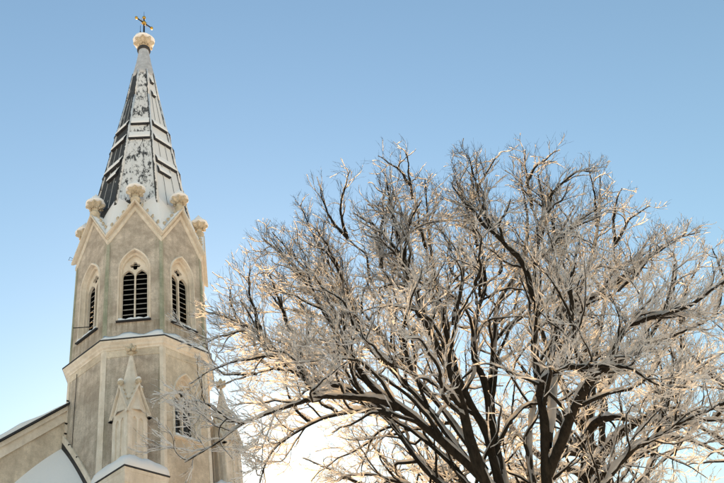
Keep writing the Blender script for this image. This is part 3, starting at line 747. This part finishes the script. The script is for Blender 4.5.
def envelope(C, A, lump=.07, ph=0.0):
    C = np.array(C); A = np.array(A)
    def f(p):
        q = (p-C)/A; r = np.linalg.norm(q, axis=-1); d = q/np.maximum(r, 1e-6)[..., None]
        k = 1+lump*(np.sin(7*d[..., 0]+ph)*np.cos(6*d[..., 2]+1+ph)+.6*np.sin(11*d[..., 1]+2*ph))
        return r/k
    return f

# ---- the big tree in front ----------------------------------------------
FORK = at(557, 640, 16.5)
tree = empty('snowy_tree', (FORK[0], FORK[1], 0))
tag(tree, 'large bare spreading tree with dark limbs and thick snow along every branch', 'tree')
TO = np.array([FORK[0], FORK[1], 0])
def trunk(tree, top, r0, r1, flare, lean=(0, 0)):
    K = 14; z = np.linspace(0, top, K); P = np.stack([lean[0]*(1-z/top)+.05*np.sin(z*1.7), lean[1]*(1-z/top)+.05*np.cos(z*1.3), z-.15], 1)[None]
    Rr = (r1+(r0-r1)*(1-z/top)+flare*np.exp(-z/.5))[None]; a = Acc(); V, Q = tubes(P, Rr, 20); th = np.arctan2(V[:, 1], V[:, 0])
    V[:, :2] *= (1+.05*np.sin(5*th)+.03*np.sin(9*th+V[:, 2]))[:, None]; a.add(V, Q); return a.obj('trunk', 'bark', tree)
trunk(tree, FORK[2]+.3, .58, .46, .35)
CC = np.array([1.5, 16.5, 7.0])-TO; ENV = envelope(np.array([1.5, 16.9, 8.0])-TO, (7.35, 5.5, 8.75), .03)
f0 = (557, 640, 16.5)
limbs = [
 # pixel x, y and distance Y along each limb, base radius, tip radius
 ([f0, (515, 520, 16.2), (474, 470, 16.0), (430, 432, 15.6), (398, 407, 15.2), (372, 388, 14.9), (352, 358, 14.6), (334, 329, 14.4), (317, 300, 14.2), (290, 262, 14.1), (262, 238, 14.2)], .20, .02),
 ([(398, 407, 15.2), (367, 397, 14.8), (326, 397, 14.2), (284, 410, 13.7), (243, 424, 13.2), (212, 446, 12.9), (185, 462, 12.8)], .085, .015),
 ([f0, (500, 540, 17.2), (462, 500, 17.5), (425, 466, 17.7), (392, 424, 17.9), (372, 411, 17.9), (342, 412, 17.6), (313, 420, 17.3), (280, 441, 16.9), (266, 462, 16.7), (258, 490, 16.6)], .19, .015),
 ([(392, 416, 15.1), (345, 390, 15.4), (305, 379, 15.2), (284, 358, 14.9), (259, 333, 14.6), (228, 318, 14.5), (205, 312, 14.5)], .075, .015),
 ([(474, 470, 16.0), (425, 405, 16.8), (395, 372, 17.0), (369, 347, 17.0), (352, 320, 16.9), (334, 300, 16.8), (300, 262, 16.7), (272, 232, 16.8)], .11, .015),
 ([(485, 470, 16.4), (440, 410, 17.8), (400, 362, 18.4), (363, 315, 18.5), (342, 287, 18.5), (318, 245, 18.6), (300, 205, 18.7)], .11, .015),
 ([f0, (520, 560, 16.0), (485, 483, 15.3), (470, 440, 15.0), (458, 393, 14.7), (447, 368, 14.6), (430, 335, 14.3), (418, 305, 14.0), (405, 265, 13.7), (392, 215, 13.5), (385, 175, 13.5)], .22, .02),
 ([f0, (525, 555, 16.6), (500, 483, 16.7), (487, 431, 16.8), (470, 402, 16.8), (452, 360, 16.9), (440, 300, 17.0), (430, 240, 17.0), (425, 180, 16.9)], .19, .02),
 ([(505, 495, 16.7), (497, 456, 17.4), (491, 398, 17.8), (493, 347, 18.0), (498, 305, 18.1), (520, 270, 18.1), (528, 225, 18.1), (520, 175, 18.1)], .16, .02),
 ([(490, 420, 17.4), (483, 381, 17.2), (472, 356, 17.2), (474, 314, 17.1), (483, 284, 17.0), (478, 240, 17.0), (462, 190, 17.0)], .10, .015),
 ([f0, (556, 560, 16.0), (547, 483, 15.4), (545, 427, 15.1), (539, 389, 14.9), (535, 347, 14.7), (537, 305, 14.4), (538, 262, 14.2), (545, 210, 14.0), (538, 175, 14.0)], .20, .02),
 ([(535, 300, 14.4), (522, 262, 14.0), (500, 238, 13.7), (484, 212, 13.5), (474, 182, 13.4), (468, 155, 13.4)], .075, .012),
 ([(547, 475, 15.4), (562, 440, 15.0), (575, 406, 14.5), (591, 381, 14.1), (610, 364, 13.8), (621, 334, 13.6), (646, 318, 13.4), (688, 305, 13.0), (718, 284, 12.7), (745, 268, 12.6)], .15, .02),
 ([(547, 445, 15.2), (553, 415, 15.8), (556, 385, 16.1), (558, 335, 16.5), (570, 310, 16.6), (588, 265, 16.8), (598, 215, 17.0), (600, 175, 17.1)], .13, .02),
 ([(539, 395, 14.9), (545, 377, 14.3), (562, 368, 13.9), (596, 366, 13.5), (629, 368, 13.1), (659, 385, 12.9), (690, 388, 12.7)], .085, .012),
 ([(541, 240, 14.1), (552, 200, 13.8), (567, 182, 13.6), (580, 172, 13.5), (592, 172, 13.4)], .05, .012),
 ([(562, 318, 16.6), (600, 290, 16.8), (640, 262, 16.9), (672, 240, 17.0), (700, 232, 17.0)], .075, .012),
 ([(610, 364, 13.8), (640, 350, 14.6), (668, 335, 15.0), (700, 322, 15.2), (735, 300, 15.4)], .07, .012),
 ([(284, 358, 14.9), (262, 358, 14.4), (236, 362, 14.0), (210, 372, 13.7), (190, 384, 13.5)], .05, .012),
 ([(243, 424, 13.2), (222, 416, 13.0), (204, 404, 12.9), (186, 400, 12.8)], .045, .012),
 ([(259, 333, 14.6), (238, 330, 14.2), (216, 336, 13.9), (198, 346, 13.8)], .045, .012),
]
NODES = []
for i, (pl, r0, r1) in enumerate(limbs):
    build_limb(tree, [at(*p)-TO for p in pl], r0*(.66 if r0 > .1 else .62 if i > 17 else .85), r1*(.5 if i > 17 or i == 1 else 1), CC, ENV, 100+17*i, .68 if i > 17 else .8 if i == 1 else .92, 1.0, reach=1.5 if i in (1, 2) else 1.0 if i > 17 else .5, t0=.38 if pl[0] == f0 else .14)
    NODES.append(smooth_line([at(*p)-TO for p in pl], 30, 0)[(12 if pl[0] == f0 else 5):])
# limbs on the far side of the crown
g = np.random.default_rng(5)
far = [(-4.0, 4.2, 10.5), (-1.5, 5.2, 10.5), (1.5, 5.4, 9.2), (4.2, 4.0, 8.2), (2.8, 3.2, 12.2), (-3.4, 2.4, 12.0), (5.4, 1.2, 8.6)]
for i, (x, y, z) in enumerate(far):
    e = np.array([x, y, z]); b = FORK-TO; mid = b*.55+e*.45+np.array([-x*.12, -y*.12, .9]); q = b*.85+mid*.15
    build_limb(tree, [b+np.array([0, .2, -.1]), b*.7+mid*.3+np.array([0, .1, .3]), mid, mid*.45+e*.55+np.array([0, 0, .35]), e],   .11, .02, CC, ENV, 900+13*i, 1.0, 1.0, None, .09, t0=.36)

    NODES.append(smooth_line([b+np.array([0, .2, -.1]), b*.7+mid*.3+np.array([0, .1, .3]), mid, mid*.45+e*.55+np.array([0, 0, .35]), e], 30, 0)[12:])
# boughs that fill the rest of the dome: each runs from the nearest limb out to a still empty place of the crown
ND = np.concatenate(NODES); NTAN = np.concatenate([unit(np.gradient(q, axis=0)) for q in NODES])
ga = np.pi*(3-5**.5); kk = np.arange(210); zz = 1-2*(kk+.5)/210; rr_ = np.sqrt(1-zz**2)
dirs = np.stack([rr_*np.cos(ga*kk), rr_*np.sin(ga*kk), zz], 1); EC = np.array([1.5, 16.9, 8.0])-TO
tg = np.concatenate([EC+dirs*np.array([7.35, 5.5, 8.75])*q for q in (.91, .72)]); tg = tg[(tg[:, 2] > 6.0)]
rel = tg+TO-np.array([0, 0, CAM_Z]); px_ = 362+F_PX*(rel@CR)/(rel@FW); py_ = 241.5-F_PX*(rel@CU)/(rel@FW)
tg = tg[~((px_ < 430) & (py_ > 385)) & ~((rel[:, 1] < 14.2) & (py_ > 300) & (px_ > 430))]        # the underside of the crown is open on the left
tg = np.concatenate([tg, np.array([at(*q)-TO for q in ((215, 330, 14), (240, 345, 13.6), (222, 362, 14.2), (255, 375, 15), (270, 350, 13.8), (290, 330, 15.6), (240, 300, 14.6), (262, 288, 15.8), (232, 285, 15.2), (300, 350, 13.6), (280, 392, 15.2), (310, 365, 16.4), (250, 265, 14.2), (275, 310, 17), (330, 375, 16.8), (320, 186, 16.5), (350, 170, 16), (378, 156, 16), (405, 150, 15.5), (470, 160, 16), (500, 154, 15.5), (525, 150, 16), (560, 150, 16), (590, 170, 16.5), (622, 188, 16), (650, 206, 16), (685, 232, 16), (712, 248, 15.5), (700, 262, 16.5), (720, 280, 16))])])
cnt = 0
while len(tg) and cnt < 150:
    dist = np.linalg.norm(tg[:, None]-ND[None], axis=2)
    outer = (np.linalg.norm((ND-EC)/np.array([7.35, 5.5, 8.75]), axis=1)[None] > np.linalg.norm((tg-EC)/np.array([7.35, 5.5, 8.75]), axis=1)[:, None]*.86)
    dn = dist.min(1); keep_ = dn > np.where((tg[:, 0]+TO[0] < -1.2) | (tg[:, 2] > 12.5), .55, 1.0); tg = tg[keep_]; dist = dist[keep_]; outer = outer[keep_]
    if not len(tg): break
    dv = tg[:, None]-ND[None]; ax = unit(tg-np.array([CC[0], CC[1], 4.0]))[:, None]; cosv = (unit(dv)*ax).sum(-1)
    dist0 = dist; dist = np.where(outer | (cosv < .35), 99, dist*(1+1.6*(1-cosv))); i = int(dist.min(1).argmin()); j = int(dist[i].argmin()); L = dist0[i, j]
    if dist[i, j] > 50: break
    p, q, td = ND[j], tg[i], NTAN[j]
    mid1 = p+(q-p)*.35+td*L*.14; mid2 = p+(q-p)*.72+td*L*.10+UP*(-.02*L)
    path = [p-td*.05, mid1, mid2, q]
    build_limb(tree, path, .015+.013*L, .010, CC, ENV, 4000+11*cnt, .72, 1.0, None, .05, .6, .10, 'bough')
    sl = smooth_line(path, 14, 0); ND = np.concatenate([ND, sl[3:]]); NTAN = np.concatenate([NTAN, unit(np.gradient(sl, axis=0))[3:]])
    tg = np.delete(tg, i, 0); cnt += 1

# ---- the second tree, behind to the right ---------------------------------
B2 = at(583, 640, 23.5); T2 = np.array([B2[0]+.2, B2[1], 0])
tree2 = empty('snowy_tree', tuple(T2)); trunk(tree2, 7.4, .45, .30, .3)
tag(tree2, 'slimmer tree behind the big one, pale sunlit trunk right of the dark middle limb', 'tree')
C2 = np.array([1.0, 0, 8.0]); ENV2 = envelope((1.6, 0, 9.0), (6.6, 4.6, 7.4), .08, 1.3)
def off(p): return at(*p)-T2
l2 = [
 ([(0, 0, 7.0), off((584, 431, 23.4)), off((587, 394, 23.3)), off((592, 350, 23.3)), off((602, 300, 23.4)), off((606, 262, 23.5))], .26, .02),
 ([off((584, 440, 23.4)), off((600, 421, 22.6)), off((617, 417, 22.0)), off((655, 421, 21.4)), off((688, 415, 21.0)), off((724, 406, 20.6))], .13, .02),
 ([off((583, 483, 23.4)), off((608, 448, 22.8)), off((629, 427, 22.2)), off((667, 400, 21.8)), off((700, 370, 21.4)), off((730, 350, 21.2))], .14, .02),
 ([off((583, 500, 23.4)), off((612, 470, 22.6)), off((646, 452, 22.0)), off((676, 436, 21.6)), off((701, 442, 21.3)), off((735, 462, 21.0))], .15, .02),
 ([off((583, 455, 23.4)), off((560, 420, 24.0)), off((540, 395, 24.6)), off((515, 360, 25.0)), off((505, 330, 25.2))], .13, .02),
 ([off((584, 420, 23.4)), off((610, 380, 24.2)), off((640, 340, 24.8)), off((668, 300, 25.2))], .13, .02),
 ([off((583, 520, 23.6)), off((545, 480, 25)), off((500, 455, 26)), off((470, 430, 26.6))], .12, .02),
]
for i, (pl, r0, r1) in enumerate(l2):
    build_limb(tree2, [p if isinstance(p, tuple) else tuple(p) for p in pl], r0, r1, C2, ENV2, 2000+19*i, .72, 1.15, None, .08)

# ---- further trees of the churchyard: copies of the second tree, turned and scaled ----
spots = [(2.6, 34, 150, 1.15, 'sunlit golden frosted tree far behind, showing low beside the leftmost drooping bough'),
         (7.4, 31.0, 255, 1.15, 'sunlit golden frosted tree far behind, glimpsed between the dark main limbs'),
         (13.0, 28.0, 60, 1.12, 'sunlit golden frosted tree far behind, filling the lower right corner')]
for x, y, rz, sc, lab in spots:
    c = copy_tree(tree2); c.location = (x, y, 0); c.rotation_euler = (0, 0, R(rz)); c.scale = (sc, sc, sc)
    tag(c, lab, 'tree', 'churchyard trees in the background')
